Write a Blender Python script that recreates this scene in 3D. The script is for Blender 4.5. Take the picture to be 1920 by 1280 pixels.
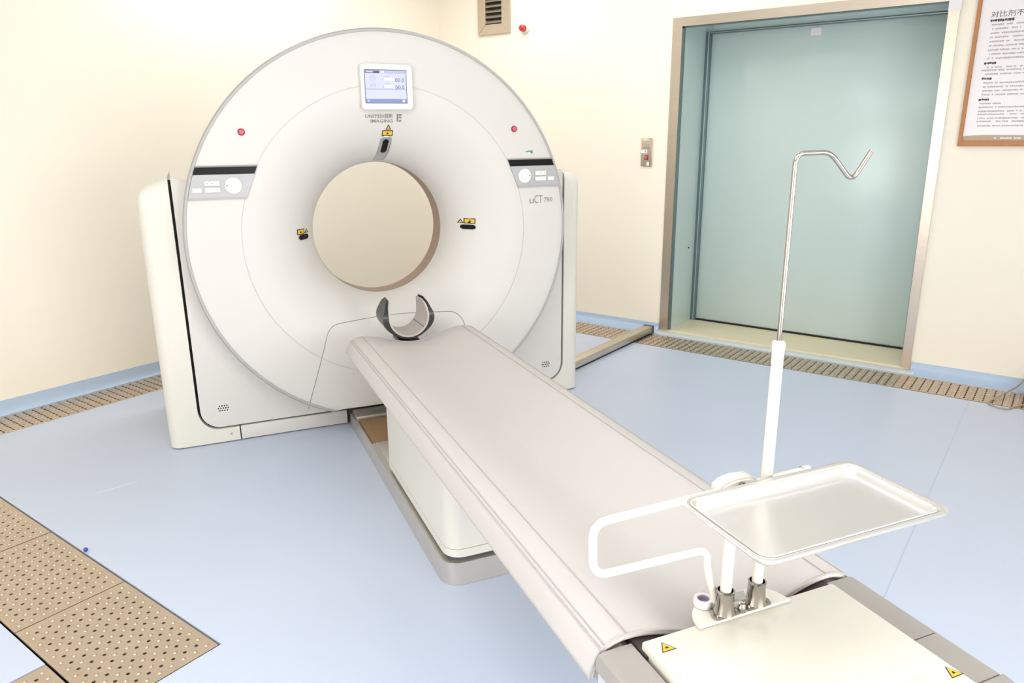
import bpy, bmesh, math, random
from mathutils import Vector, Matrix
random.seed(7)
for o in list(bpy.data.objects): bpy.data.objects.remove(o, do_unlink=True)
scene = bpy.context.scene
COL = scene.collection
PI = math.pi

# ------------------------------------------------------------------ camera
F_PX, PITCH, HEAD, ROLL = 1400.01, math.radians(15.667), math.radians(36.703), math.radians(-0.537)
def heading(a, b, c):   # (right, forward, up) relative to the camera heading -> room axes
    return Vector((a*math.sin(HEAD)+b*math.cos(HEAD), -a*math.cos(HEAD)+b*math.sin(HEAD), c))
fw = heading(0, math.cos(PITCH), -math.sin(PITCH)); rt = heading(1, 0, 0); up = rt.cross(fw)
r2 = rt*math.cos(ROLL)+up*math.sin(ROLL); u2 = -rt*math.sin(ROLL)+up*math.cos(ROLL)
cam = bpy.data.cameras.new('camera'); camo = bpy.data.objects.new('camera', cam); COL.objects.link(camo)
cam.sensor_fit = 'HORIZONTAL'; cam.sensor_width = 36; cam.lens = F_PX/1920*36; cam.clip_start = 0.05
M = Matrix.Identity(4)
for i in range(3):
    M[i][0], M[i][1], M[i][2] = r2[i], u2[i], -fw[i]
M[2][3] = 1.53
camo.matrix_world = M
scene.camera = camo

# ------------------------------------------------------------------ world, light, exposure
w = bpy.data.worlds.new('world'); scene.world = w; w.use_nodes = True
w.node_tree.nodes['Background'].inputs[0].default_value = (1, .98, .95, 1)
w.node_tree.nodes['Background'].inputs[1].default_value = 0.1
vs = scene.view_settings
vs.view_transform = 'Standard'; vs.look = 'None'; vs.exposure = 0.1; vs.gamma = 1; vs.use_curve_mapping = False
LAMP_W = 8.6                       # each added ceiling panel
ADDED_LAMPS = [(0.3, 0.3), (0.7, 1.7), (1.0, -1.2), (3.2, 4.15), (4.4, 3.6), (4.2, 2.1), (-1.0, -1.0), (-1.0, 1.4)]
CEIL = 2.95
LAMP_C = (.975, .985, 1.0)
FILL_W = (64.0, 31.0)                # fill light from the two added glowing panes behind the viewer

# ------------------------------------------------------------------ materials
def lin(c):
    return tuple(((v/255)/12.92 if v/255 <= .04045 else ((v/255+.055)/1.055)**2.4) for v in c)
MATS = {}
def mat(name, rgb, rough=.5, metal=0, var=0.0, vscale=6, bump=0.0, bscale=80, emit=0, coat=0, spec=.5, stretch=None):
    if name in MATS: return MATS[name]
    m = bpy.data.materials.new(name); m.use_nodes = True; MATS[name] = m
    nt = m.node_tree; b = nt.nodes['Principled BSDF']
    c = lin(rgb)
    b.inputs['Base Color'].default_value = (*c, 1); b.inputs['Roughness'].default_value = rough
    b.inputs['Metallic'].default_value = metal; b.inputs['Specular IOR Level'].default_value = spec
    b.inputs['Coat Weight'].default_value = coat; b.inputs['Coat Roughness'].default_value = .15
    tc = nt.nodes.new('ShaderNodeTexCoord'); mp = nt.nodes.new('ShaderNodeMapping')
    nt.links.new(tc.outputs['Object'], mp.inputs['Vector'])
    if stretch: mp.inputs['Scale'].default_value = stretch
    if var > 0:
        n = nt.nodes.new('ShaderNodeTexNoise'); n.inputs['Scale'].default_value = vscale; n.inputs['Detail'].default_value = 5
        nt.links.new(mp.outputs[0], n.inputs['Vector'])
        r = nt.nodes.new('ShaderNodeMix'); r.data_type = 'RGBA'
        r.inputs['A'].default_value = (*[v*(1-var) for v in c], 1); r.inputs['B'].default_value = (*[min(1, v*(1+var)) for v in c], 1)
        nt.links.new(n.outputs['Fac'], r.inputs['Factor']); nt.links.new(r.outputs['Result'], b.inputs['Base Color'])
    if bump > 0:
        n2 = nt.nodes.new('ShaderNodeTexNoise'); n2.inputs['Scale'].default_value = bscale; n2.inputs['Detail'].default_value = 3
        nt.links.new(mp.outputs[0], n2.inputs['Vector'])
        bp = nt.nodes.new('ShaderNodeBump'); bp.inputs['Strength'].default_value = bump; bp.inputs['Distance'].default_value = .002
        nt.links.new(n2.outputs['Fac'], bp.inputs['Height']); nt.links.new(bp.outputs[0], b.inputs['Normal'])
    if emit:
        b.inputs['Base Color'].default_value = (*[v*.08 for v in c], 1)
        b.inputs['Emission Color'].default_value = (*c, 1); b.inputs['Emission Strength'].default_value = emit
    return m
mat('wall', (249, 241, 225), .55, var=.012, vscale=1.5, bump=.05, bscale=300)
mat('ceiling', (240, 240, 236), .8)
mat('vinyl', (197, 207, 226), .34, var=.035, vscale=2.2, bump=.03, bscale=200)
mat('vinyl_skirting', (182, 202, 226), .3, var=.02)
mat('vinyl_weld', (184, 196, 214), .4)
mat('pit', (38, 36, 34), .9)
mat('plate', (206, 190, 172), .48, 1, var=.10, vscale=9, bump=.08, bscale=120)
mat('steel', (204, 192, 178), .3, 1, var=.06, vscale=5, bump=.04, bscale=60, stretch=(1, 1, 14))
mat('duct_steel', (212, 203, 188), .4, 1, var=.08, vscale=8)
mat('teal', (200, 217, 214), .25, var=.015, coat=.4)
mat('teal_dark', (104, 128, 132), .4, .4)
mat('stone', (232, 220, 190), .45, var=.03, vscale=4)
mat('white', (219, 216, 211), .42, var=.008, spec=.3)
mat('white_gloss', (228, 225, 222), .22, var=.006, coat=.4)
mat('side_white', (226, 223, 213), .42, var=.01, spec=.3)
mat('cream', (229, 225, 214), .35, var=.01, coat=.1)
mat('enamel', (230, 226, 217), .28, coat=.3)
mat('trim_grey', (176, 174, 172), .45, .1)
mat('seam_grey', (150, 145, 140), .6)
mat('seam_light', (196, 190, 185), .6)
mat('black', (12, 12, 12), .5)
mat('black_gloss', (10, 12, 18), .3, spec=.25)
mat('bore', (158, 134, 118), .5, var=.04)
mat('panel_grey', (182, 183, 186), .45, .15)
mat('key', (240, 238, 236), .4)
mat('key_mark', (140, 138, 136), .5)
mat('red_button', (206, 92, 104), .3)
mat('red_ring', (120, 40, 52), .35)
mat('yellow', (236, 190, 62), .5)
mat('label_black', (35, 28, 20), .5)
mat('green', (88, 158, 124), .5)
mat('logo', (138, 134, 128), .5)
mat('door_strip', (216, 224, 224), .4)
mat('silver', (198, 198, 196), .28, .7)
mat('pad', (201, 196, 193), .52, var=.012, vscale=3, bump=.12, bscale=260)
mat('pad_flap', (184, 179, 176), .5, var=.012, bump=.12, bscale=260)
mat('stitch', (176, 171, 168), .7)
mat('rail', (172, 168, 163), .42, .25, var=.01)
mat('rail_side', (214, 218, 218), .4, .2)
mat('cradle', (62, 54, 52), .5)
mat('base_steel', (208, 202, 194), .34, .7, var=.09, vscale=7, bump=.05, bscale=40)
mat('board', (150, 118, 86), .8, var=.35, vscale=14, stretch=(3, 18, 3))
mat('liner', (186, 180, 174), .6, bump=.1, bscale=300)
mat('carbon', (24, 23, 25), .38, coat=.2)
mat('chrome', (176, 170, 164), .1, 1)
mat('tray', (228, 226, 224), .32, .8, var=.015)
mat('tape_white', (236, 232, 236), .5)
mat('tape_core', (164, 150, 178), .6)
mat('wood', (186, 128, 80), .5, var=.12, vscale=10, stretch=(6, 6, 1))
mat('paper', (238, 234, 236), .35, coat=.3)
mat('ink', (70, 64, 62), .7)
mat('ink_soft', (188, 180, 180), .7)
mat('tan_band', (190, 168, 142), .5)
mat('screen', (214, 218, 248), .3, emit=.9)
mat('screen_bar', (128, 140, 200), .3, emit=.9)
mat('screen_dark', (70, 74, 110), .3, emit=.9)
mat('screen_white', (248, 250, 255), .3, emit=1.0)
mat('screen_mid', (184, 190, 232), .3, emit=.9)
mat('red_lens', (196, 22, 26), .15, coat=.6)
mat('blue', (34, 70, 170), .3)
mat('wire', (176, 160, 148), .5)
mat('brown_red', (172, 104, 84), .6)
mat('added_glow', (255, 252, 246), .5, emit=2)
mat('rubber', (86, 84, 86), .7)

# ------------------------------------------------------------------ frames: room axes ('W') and scanner axes ('T')
TH = math.radians(-30.4224); CX = .925
def t2w(x, y, z):
    X = x+CX; c, s = math.cos(TH), math.sin(TH)
    return Vector((c*X-s*y, s*X+c*y, z))
OFF = {}
def root_of(o):
    while o.parent: o = o.parent
    return o
def tag(o, label=None, cat=None, group=None, kind=None):
    if label: o['label'] = label
    if cat: o['category'] = cat
    if group: o['group'] = group
    if kind: o['kind'] = kind
    return o
def place(o, P, frame):
    OFF[o.name] = Vector(P)
    if frame == 'T':
        o.location = t2w(*P); o.rotation_euler = (0, 0, TH)
    else:
        o.location = P
def thing(name, P, frame, label=None, cat=None, kind=None, group=None):
    o = bpy.data.objects.new(name, None); o.empty_display_size = .1; COL.objects.link(o)
    place(o, P, frame); tag(o, label, cat, group, kind); return o
def link(name, me, m, parent=None, P=None, frame='W', smooth=None):
    """mesh data in frame coordinates -> object; parented under a thing, or top-level at base point P"""
    o = bpy.data.objects.new(name, me); COL.objects.link(o)
    if parent is not None:
        off = OFF[root_of(parent).name]; o.parent = parent
    else:
        place(o, P, frame); off = Vector(P)
    me.transform(Matrix.Translation(-off))
    if m is not None and not me.materials: me.materials.append(MATS[m])
    if smooth is not None:
        me.polygons.foreach_set('use_smooth', [True]*len(me.polygons))
        if smooth < 180: me.set_sharp_from_angle(angle=math.radians(smooth))
    return o
def bm_mesh(bm, name):
    bmesh.ops.recalc_face_normals(bm, faces=bm.faces)
    me = bpy.data.meshes.new(name); bm.to_mesh(me); bm.free(); return me
def pyd(name, V, Fc):
    me = bpy.data.meshes.new(name); me.from_pydata([tuple(v) for v in V], [], Fc); me.update(); return me
def boxm(x0, x1, y0, y1, z0, z1, bev=0, seg=2, name='box'):
    bm = bmesh.new(); bmesh.ops.create_cube(bm, size=1)
    for v in bm.verts:
        v.co = Vector((x0 if v.co.x < 0 else x1, y0 if v.co.y < 0 else y1, z0 if v.co.z < 0 else z1))
    if bev: bmesh.ops.bevel(bm, geom=bm.edges[:], offset=bev, segments=seg, affect='EDGES', profile=.5)
    return bm_mesh(bm, name)
def box(name, x0, x1, y0, y1, z0, z1, m, parent=None, bev=0, P=None, frame='W', seg=2):
    return link(name, boxm(x0, x1, y0, y1, z0, z1, bev, seg, name), m, parent, P, frame, smooth=40 if bev else None)
def prism(name, pts, axis, a, b, m, parent=None, bev=0, P=None, frame='W', seg=2, fn=None):
    """outline pts extruded from a to b; axis 'y': pts=(x,z); 'z': pts=(x,y); 'x': pts=(y,z)"""
    bm = bmesh.new()
    def mk(p, t): return Vector((p[0], t, p[1])) if axis == 'y' else (Vector((p[0], p[1], t)) if axis == 'z' else Vector((t, p[0], p[1])))
    A = [bm.verts.new(mk(p, a)) for p in pts]; B = [bm.verts.new(mk(p, b)) for p in pts]
    fa = bm.faces.new(A); bm.faces.new(B[::-1]); n = len(pts)
    for i in range(n): bm.faces.new((A[i], B[i], B[(i+1) % n], A[(i+1) % n]))
    if bev: bmesh.ops.bevel(bm, geom=list(fa.edges), offset=bev, segments=seg, affect='EDGES')
    if fn:
        for v in bm.verts: v.co = fn(v.co)
    return link(name, bm_mesh(bm, name), m, parent, P, frame, smooth=35)
def rrect(x0, x1, z0, z1, r, n=5):
    out = []
    for cx, cz, a in ((x1-r, z1-r, 0), (x0+r, z1-r, 90), (x0+r, z0+r, 180), (x1-r, z0+r, 270)):
        for i in range(n+1):
            t = math.radians(a+90*i/n); out.append((cx+r*math.cos(t), cz+r*math.sin(t)))
    return out
def circle(cx, cz, r, n=24):
    return [(cx+r*math.cos(2*PI*i/n), cz+r*math.sin(2*PI*i/n)) for i in range(n)]
def fillet(pts, r, n=5):
    """round the corners of a 3-D polyline"""
    P = [Vector(p) for p in pts]; out = [P[0]]
    for i in range(1, len(P)-1):
        a = (P[i-1]-P[i]); b = (P[i+1]-P[i]); rr = min(r, a.length*.48, b.length*.48)
        s, e = P[i]+a.normalized()*rr, P[i]+b.normalized()*rr
        for k in range(n+1):
            t = k/n; out.append(s*(1-t)**2+P[i]*2*t*(1-t)+e*t*t)
    out.append(P[-1]); return out
def tubem(pts, r, n=10, closed=False, name='tube'):
    P = [Vector(p) for p in pts]; V = []; Fc = []; N = len(P)
    up = None; R = r if isinstance(r, (list, tuple)) else [r]*N
    for i in range(N):
        if closed: t = (P[(i+1) % N]-P[i-1]).normalized()
        else: t = (P[min(i+1, N-1)]-P[max(i-1, 0)]).normalized()
        if up is None:
            up = t.orthogonal().normalized()
        up = (up-t*up.dot(t)).normalized(); s = t.cross(up)
        for k in range(n):
            a = 2*PI*k/n; V.append(P[i]+(up*math.cos(a)+s*math.sin(a))*R[i])
    for i in range(N if closed else N-1):
        j = (i+1) % N
        for k in range(n):
            Fc.append((i*n+k, i*n+(k+1) % n, j*n+(k+1) % n, j*n+k))
    if not closed:
        Fc.append(tuple(range(n))[::-1]); Fc.append(tuple((N-1)*n+k for k in range(n)))
    return pyd(name, V, Fc)
def tube(name, pts, r, m, parent=None, n=10, closed=False, P=None, frame='W'):
    return link(name, tubem(pts, r, n, closed, name), m, parent, P, frame, smooth=50)
def lathe(name, prof, c, m, parent=None, axis='z', n=64, zmin=None, P=None, frame='W', smooth=40, closed_prof=False, rot0=0):
    """prof: (radius, along); axis 'z' round c, 'y' round (cx, cz), 'x' round (cy, cz)"""
    V = []; Fc = []; k = len(prof)
    for i in range(n):
        a = 2*PI*i/n+rot0
        for r, h in prof:
            p, q = r*math.cos(a), r*math.sin(a)
            v = (c[0]+p, c[1]+q, h) if axis == 'z' else ((c[0]+p, h, c[1]+q) if axis == 'y' else (h, c[0]+p, c[1]+q))
            if zmin is not None and v[2] < zmin: v = (v[0], v[1], zmin)
            V.append(v)
    for i in range(n):
        j = (i+1) % n
        for t in range(k if closed_prof else k-1):
            t2 = (t+1) % k
            Fc.append((i*k+t, j*k+t, j*k+t2, i*k+t2))
    bm = bmesh.new(); me = pyd(name, V, Fc); bm.from_mesh(me); bpy.data.meshes.remove(me)
    bmesh.ops.remove_doubles(bm, verts=bm.verts, dist=1e-5)
    return link(name, bm_mesh(bm, name), m, parent, P, frame, smooth=smooth)
def textm(s, size, name='text', bold=False, align='LEFT'):
    cu = bpy.data.curves.new(name, 'FONT'); cu.body = s; cu.size = size; cu.extrude = .0; cu.align_x = align; cu.resolution_u = 2
    if bold: cu.offset = size*.018
    ob = bpy.data.objects.new(name, cu); COL.objects.link(ob)
    bpy.context.view_layer.update()
    dg = bpy.context.evaluated_depsgraph_get()
    me = bpy.data.meshes.new_from_object(ob.evaluated_get(dg)); bpy.data.objects.remove(ob, do_unlink=True)
    me.materials.clear(); me.name = name; return me
def text(name, s, size, fn, m, parent, bold=False, width=None, align='LEFT'):
    """flat lettering laid on a surface: fn(x, y) -> 3-D point in the frame of parent"""
    me = textm(s, size, name, bold, align)
    xs = [v.co.x for v in me.vertices]
    sc = 1 if not width or not xs else width/(max(xs)-min(xs))
    for v in me.vertices: v.co = fn(v.co.x*sc, v.co.y)
    return link(name, me, m, parent)

# ------------------------------------------------------------------ setting: floor with cable trenches
XW, YW, X0, Y0 = 5.30, 4.73, -2.0, -2.2
TR = [(X0, 4.87, 4.405, 4.705), (4.87, 5.18, Y0, 4.705), (.683, 1.050, 1.925, 4.405), (X0, .683, 1.94, 2.275)]
xs = [X0, .683, 1.050, 4.87, 5.18, 5.80]; ys = [Y0, 1.925, 1.94, 2.275, 4.405, 4.705, YW]
V, Fc, idx = [], [], {}
def vid(x, y, z):
    k = (round(x, 4), round(y, 4), round(z, 4))
    if k not in idx: idx[k] = len(V); V.append(k)
    return idx[k]
for i in range(len(xs)-1):
    for j in range(len(ys)-1):
        mx, my = (xs[i]+xs[i+1])/2, (ys[j]+ys[j+1])/2
        if any(a < mx < b and c < my < d for a, b, c, d in TR): continue
        Fc.append((vid(xs[i], ys[j], 0), vid(xs[i+1], ys[j], 0), vid(xs[i+1], ys[j+1], 0), vid(xs[i], ys[j+1], 0)))
floor = link('floor', pyd('floor', V, Fc), 'vinyl', None, (0, 0, 0)); tag(floor, 'pale blue sheet vinyl floor with perforated steel trench covers', None, None, 'structure')
mod = floor.modifiers.new('thick', 'SOLIDIFY'); mod.thickness = .012; mod.offset = -1
box('trench_bed', X0, 5.75, Y0, YW, -.20, -.16, 'pit', floor)
box('weld_seam', 2.45, 4.865, .308, .312, -.001, .0006, 'vinyl_weld', floor)

def plate_mesh(W, Ln, nx, ny, px=.038, py=.0475, hr=.0060, hl=None, bumps=True):
    hl = hl or hr
    """perforated tread plate, W wide (x), Ln long (y), centred, top at 0"""
    V, Fc = [], []
    cache = {}
    def v(x, y, z=0.0):
        k = (round(x, 5), round(y, 5), round(z, 5))
        if k not in cache: cache[k] = len(V); V.append(k)
        return cache[k]
    hx, hy = nx*px/2, ny*py/2
    for i in range(nx):
        for j in range(ny):
            cx, cy = -hx+(i+.5)*px, -hy+(j+.5)*py
            ring = [(1, 0), (1, 1), (0, 1), (-1, 1), (-1, 0), (-1, -1), (0, -1), (1, -1)]
            O = [v(cx+a*px/2, cy+b*py/2) for a, b in ring]
            I = [v(cx+hl*math.cos(k*PI/4), cy+hr*math.sin(k*PI/4)) for k in range(8)]
            B = [v(cx+hl*math.cos(k*PI/4), cy+hr*math.sin(k*PI/4), -.006) for k in range(8)]
            for k in range(8):
                l = (k+1) % 8
                Fc.append((O[k], O[l], I[l], I[k])); Fc.append((I[k], I[l], B[l], B[k]))
    w2, l2 = W/2, Ln/2
    for a, b, c, d in ((-w2, w2, -l2, -hy), (-w2, w2, hy, l2), (-w2, -hx, -hy, hy), (hx, w2, -hy, hy)):
        Fc.append((v(a, c), v(b, c), v(b, d), v(a, d)))
    for (a, b), (c, d) in (((-w2, -l2), (w2, -l2)), ((w2, -l2), (w2, l2)), ((w2, l2), (-w2, l2)), ((-w2, l2), (-w2, -l2))):
        Fc.append((v(a, b), v(a, b, -.006), v(c, d, -.006), v(c, d)))
    for i in range(nx+1):
        for j in range(ny+1):
            cx, cy = -hx+i*px, -hy+j*py; n0 = len(V)
            for k in range(8): V.append((cx+.0078*math.cos(k*PI/4), cy+.0078*math.sin(k*PI/4), .0003))
            for k in range(8): V.append((cx+.0045*math.cos(k*PI/4), cy+.0045*math.sin(k*PI/4), .0036))
            V.append((cx, cy, .0044))
            for k in range(8):
                l = (k+1) % 8
                Fc.append((n0+k, n0+l, n0+8+l, n0+8+k)); Fc.append((n0+8+k, n0+8+l, n0+16))
    me = pyd('cover_plate', V, Fc); me.materials.append(MATS['plate']); return me
def put_plate(me, x, y, rot=0, dz=0):
    o = bpy.data.objects.new('cover_plate', me); COL.objects.link(o); o.parent = floor; o.location = (x, y, dz); o.rotation_euler = (0, 0, rot)
PA = plate_mesh(.352, .580, 8, 11); PB = plate_mesh(.290, .566, 7, 11, hr=.0052, hl=.0165)
for k in range(5):
    y = 1.928+.2925+k*.585
    if y+.29 < 4.42: put_plate(PA, .8665, y, 0, random.uniform(-.0015, 0))
tag(prism('scuff_mark', [(1.303, 3.2935), (1.476, 3.2575), (1.477, 3.2590), (1.390, 3.2780), (1.303, 3.2950)], 'z', .0, .0006, 'tape_white', floor), None)
put_plate(PA, .8665, 4.405-.05-.24, 0, -.004)
PC = plate_mesh(.320, .566, 7, 11)
for k in range(4): put_plate(PC, .6835-.284-k*.57, 2.1075, PI/2, 0)
for k in range(12): put_plate(PB, 1.745-.285+(k-5)*.57, 4.555, PI/2, random.uniform(-.0015, 0))
for k in range(12): put_plate(PB, 5.027, .722-.285+(k-4)*.57, 0, random.uniform(-.0015, 0))

# ------------------------------------------------------------------ setting: walls, ceiling, skirting
tag(box('wall_back', X0-.1, XW+.6, YW, YW+.12, -.05, CEIL+.05, 'wall', P=(2, YW, 0)), 'cream painted wall behind the scanner', kind='structure')
DY0, DY1, DZ = .735, 2.425, 2.258
bm = bmesh.new()
def addbox(bm, x0, x1, y0, y1, z0, z1):
    r = bmesh.ops.create_cube(bm, size=1)
    for v in r['verts']: v.co = Vector((x0 if v.co.x < 0 else x1, y0 if v.co.y < 0 else y1, z0 if v.co.z < 0 else z1))
addbox(bm, XW, XW+.42, Y0-.1, DY0, -.05, CEIL+.05); addbox(bm, XW, XW+.42, DY1, YW, -.05, CEIL+.05); addbox(bm, XW, XW+.42, DY0, DY1, DZ, CEIL+.05)
tag(link('wall_right', bm_mesh(bm, 'wall_right'), 'wall', None, (XW, 1, 0)), 'cream painted wall holding the sliding door', kind='structure')
tag(box('wall_left', X0-.1, X0, Y0-.1, YW, -.05, CEIL+.05, 'wall', P=(X0, 1, 0)), 'cream painted wall behind the viewer', kind='structure')
tag(box('wall_front', X0-.1, XW+.42, Y0-.1, Y0, -.05, CEIL+.05, 'wall', P=(2, Y0, 0)), 'cream painted wall facing the scanner', kind='structure')
tag(box('ceiling', X0-.1, XW+.6, Y0-.1, YW+.12, CEIL, CEIL+.1, 'ceiling', P=(2, 1, CEIL)), 'white ceiling above the scanner room', kind='structure')
def cove(depth, h):
    pts = [(0, h), (-.006, h), (-.007, h*.55)]
    for i in range(1, 9):
        a = PI/2*i/8
        pts.append((-.007-(depth-.007)*(1-math.cos(a)), h*.55-(h*.55-.002)*math.sin(a)))
    pts += [(-depth, -.002), (0, -.002)]
    return pts
def skirting(name, a, b, side, label):
    if side == 'right':
        pts = cove(.095, .060); V = [(XW+p, a, q) for p, q in pts]+[(XW+p, b, q) for p, q in pts]; P = (XW, (a+b)/2, 0)
    else:
        pts = cove(.028, .084); V = [(a, YW+p, q) for p, q in pts]+[(b, YW+p, q) for p, q in pts]; P = ((a+b)/2, YW, 0)
    n = len(pts); Fc = [(i, (i+1) % n, n+(i+1) % n, n+i) for i in range(n)]+[tuple(range(n)), tuple(range(n, 2*n))[::-1]]
    bm = bmesh.new(); me = pyd(name, V, Fc); bm.from_mesh(me)
    tag(link(name, bm_mesh(bm, name), 'vinyl_skirting', None, P, smooth=50), label, kind='structure')
skirting('baseboard_back', X0, XW-.1, 'back', 'blue coved vinyl skirting behind the scanner')
skirting('baseboard_right', 2.492, YW, 'right', 'blue coved vinyl skirting between the corner and the door frame')
skirting('baseboard_right_2', Y0, .690, 'right', 'blue coved vinyl skirting under the framed notice')

# ------------------------------------------------------------------ setting: recessed sliding door
door = thing('door_1', (XW, 1.58, 0), 'W', 'pale teal sliding door set deep in a brushed steel frame', None, 'structure')
XD = 5.715
prism('door_frame', [(.695, .018), (.695, 2.298), (2.487, 2.298), (2.487, .018), (2.414, .018), (2.414, 2.240), (.752, 2.240), (.752, .018)], 'x', XW-.014, XW+.02, 'steel', door, bev=.003)
for y0, y1 in ((.697, .7505), (2.4155, 2.485)):
    box('foot_reflection', XW-.0155, XW-.013, y0, y1, .02, .125, 'plate', door)  # brownish reflection low on the frame, put in as a thin tan strip
box('jamb_panel', XW+.012, XD, 2.412, 2.43, .012, 2.25, 'teal', door)
box('jamb_panel', XW+.012, XD, .73, .754, .012, 2.25, 'teal', door)
box('head_panel', XW+.012, XD, .75, 2.416, 2.238, 2.262, 'teal', door)
box('edge_strip', XW+.004, XW+.022, 2.402, 2.414, .02, 2.24, 'teal_dark', door)
box('edge_strip', XW+.004, XW+.022, .752, 2.414, 2.228, 2.240, 'teal_dark', door)
leaf = box('door_leaf', XD+.03, XD+.075, .70, 2.46, .03, 2.27, 'teal', door, bev=.003)
box('seal_strip', XD-.004, XD+.026, 2.372, 2.413, .014, 2.238, 'teal_dark', door, bev=.003)
box('seal_strip', XD-.006, XD-.001, 2.384, 2.390, .014, 2.238, 'silver', door)
box('seal_strip', XD-.004, XD+.026, .752, 2.40, 2.222, 2.238, 'teal_dark', door, bev=.002)
box('seal_strip', XD-.007, XD-.002, .752, 2.40, 2.228, 2.231, 'silver', door)
box('bottom_gap', XD+.015, XD+.032, .752, 2.414, .012, .026, 'black', door)
box('sticker', XD+.026, XD+.0305, 1.583, 1.655, 2.158, 2.205, 'tape_white', leaf)
box('tape_patch', XW-.0165, XW-.0138, .690, .757, 2.185, 2.262, 'tape_white', door)
lathe('screw', [(0, 2.405), (.006, 2.406), (.006, 2.413)], (5.60, .63), 'black', door, axis='y', n=10)
prism('threshold', [(XW-.004, .70), (XW-.004, 2.48), (XD+.10, 2.48), (XD+.10, .70)], 'z', .001, .018, 'stone', door, bev=.004)
box('floor_strip', 5.196, XW-.004, .66, 2.50, .0005, .006, 'door_strip', door, bev=.002)

# ------------------------------------------------------------------ wall fittings
vent = thing('air_vent', (XW, 4.095, 2.31), 'W', 'brushed steel louvred air vent high on the wall', 'vent')
yo0, yo1, yi0, yi1, zb, zt = 3.932, 4.262, 4.012, 4.180, 2.315, 2.90
for nm, pts in (('frame_rail', [(yo0, zb), (yo1, zb), (yi1, zb+.078), (yi0, zb+.078)]), ('frame_rail', [(yo0, zt), (yo1, zt), (yi1, zt-.078), (yi0, zt-.078)]),
                ('frame_stile', [(yo0, zb), (yi0, zb+.078), (yi0, zt-.078), (yo0, zt)]), ('frame_stile', [(yo1, zb), (yi1, zb+.078), (yi1, zt-.078), (yo1, zt)])):
    prism(nm, pts, 'x', XW-.024, XW-.002, 'steel', vent, bev=.003)
box('backing', XW-.004, XW-.001, yi0-.01, yi1+.01, zb+.06, zt-.06, 'black', vent)
for k in range(10):
    z = zb+.092+k*.041
    prism('slat', [(XW-.024, z-.004), (XW-.022, z-.006), (XW-.003, z+.024), (XW-.005, z+.026)], 'y', yi0, yi1, 'steel', vent)
al = thing('alarm_lamp', (XW, 3.785, 2.335), 'W', 'small red warning lamp on a white round base beside the air vent', 'lamp')
lathe('base', [(0, XW-.001), (.040, XW-.001), (.040, XW-.018), (.036, XW-.024), (0, XW-.024)], (3.785, 2.335), 'enamel', al, axis='x', n=28)
lathe('lens', [(.026, XW-.022), (.026, XW-.05), (.022, XW-.062), (.012, XW-.068), (0, XW-.069)], (3.785, 2.335), 'red_lens', al, axis='x', n=24)
sw = thing('door_switch', (XW, 2.66, 1.27), 'W', 'narrow steel switch plate with red push button beside the teal door', 'switch')
box('plate', XW-.012, XW-.001, 2.612, 2.702, 1.268, 1.477, 'steel', sw, bev=.003)
box('module', XW-.018, XW-.010, 2.624, 2.692, 1.40, 1.468, 'duct_steel', sw, bev=.003)
for k in range(3): box('rib', XW-.0195, XW-.017, 2.628, 2.688, 1.412+k*.018, 1.417+k*.018, 'plate', sw)
box('sticker', XW-.0135, XW-.0115, 2.650, 2.704, 1.366, 1.392, 'tape_white', sw)
box('sticker_print', XW-.0138, XW-.0132, 2.658, 2.670, 1.370, 1.386, 'ink_soft', sw)
box('button_frame', XW-.016, XW-.011, 2.640, 2.672, 1.316, 1.352, 'red_ring', sw, bev=.002)
box('button', XW-.021, XW-.015, 2.645, 2.667, 1.321, 1.347, 'red_button', sw, bev=.003)
box('name_tag', XW-.0135, XW-.0115, 2.630, 2.652, 1.275, 1.300, 'tape_white', sw)

# framed notice
nt_ = thing('framed_notice', (XW, .31, 1.42), 'W', 'wood framed printed notice sheet hanging right of the door', 'notice')
fy0, fy1, fz0, fz1, fwid = .01, .610, 1.425, 2.33, .022
for nm, pts in (('frame_rail', [(fy0, fz0), (fy1, fz0), (fy1-fwid, fz0+fwid*1.4), (fy0+fwid, fz0+fwid*1.4)]), ('frame_rail', [(fy0, fz1), (fy1, fz1), (fy1-fwid, fz1-fwid), (fy0+fwid, fz1-fwid)]),
                ('frame_stile', [(fy0, fz0), (fy0+fwid, fz0+fwid*1.4), (fy0+fwid, fz1-fwid), (fy0, fz1)]), ('frame_stile', [(fy1, fz0), (fy1-fwid, fz0+fwid*1.4), (fy1-fwid, fz1-fwid), (fy1, fz1)])):
    prism(nm, pts, 'x', XW-.026, XW-.004, 'wood', nt_, bev=.003)
sheet = box('sheet', XW-.014, XW-.006, fy0+.015, fy1-.015, fz0+.02, fz1-.015, 'paper', nt_)
XS = XW-.0146
prism('print_band', [(fy0+.02, 1.455), (fy1-.02, 1.455), (fy1-.02, 1.482), (fy1-.12, 1.489), (fy1-.3, 1.487), (fy0+.02, 1.484)], 'x', XS, XS+.001, 'tan_band', sheet)
onsheet = lambda y, z: (lambda a, b: Vector((XS, y-a, z+b)))
text('title', '对比剂不良反应', .036, onsheet(.539, 2.131), 'ink', sheet, width=.28)
def lineblocks(z, y, length, h, m, dens=.85):
    bm = bmesh.new(); a = 0
    while a < length:
        wd = random.uniform(.35, .9)*h
        if random.random() < dens: addbox(bm, XS-.0002, XS+.0005, y-a-wd, y-a, z-h*random.uniform(.28, .5), z+h*random.uniform(.28, .5))
        a += wd*1.18
    o = link('text_line', bm_mesh(bm, 'text_line'), m, sheet); o['kind'] = 'stuff'
lineblocks(2.112, .536, .115, .016, 'ink', 1)
for k in range(9): lineblocks(2.090-k*.0225, .527, random.uniform(.3, .48), .011, 'ink_soft')
lineblocks(1.885, .536, .05, .014, 'ink', 1)
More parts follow.
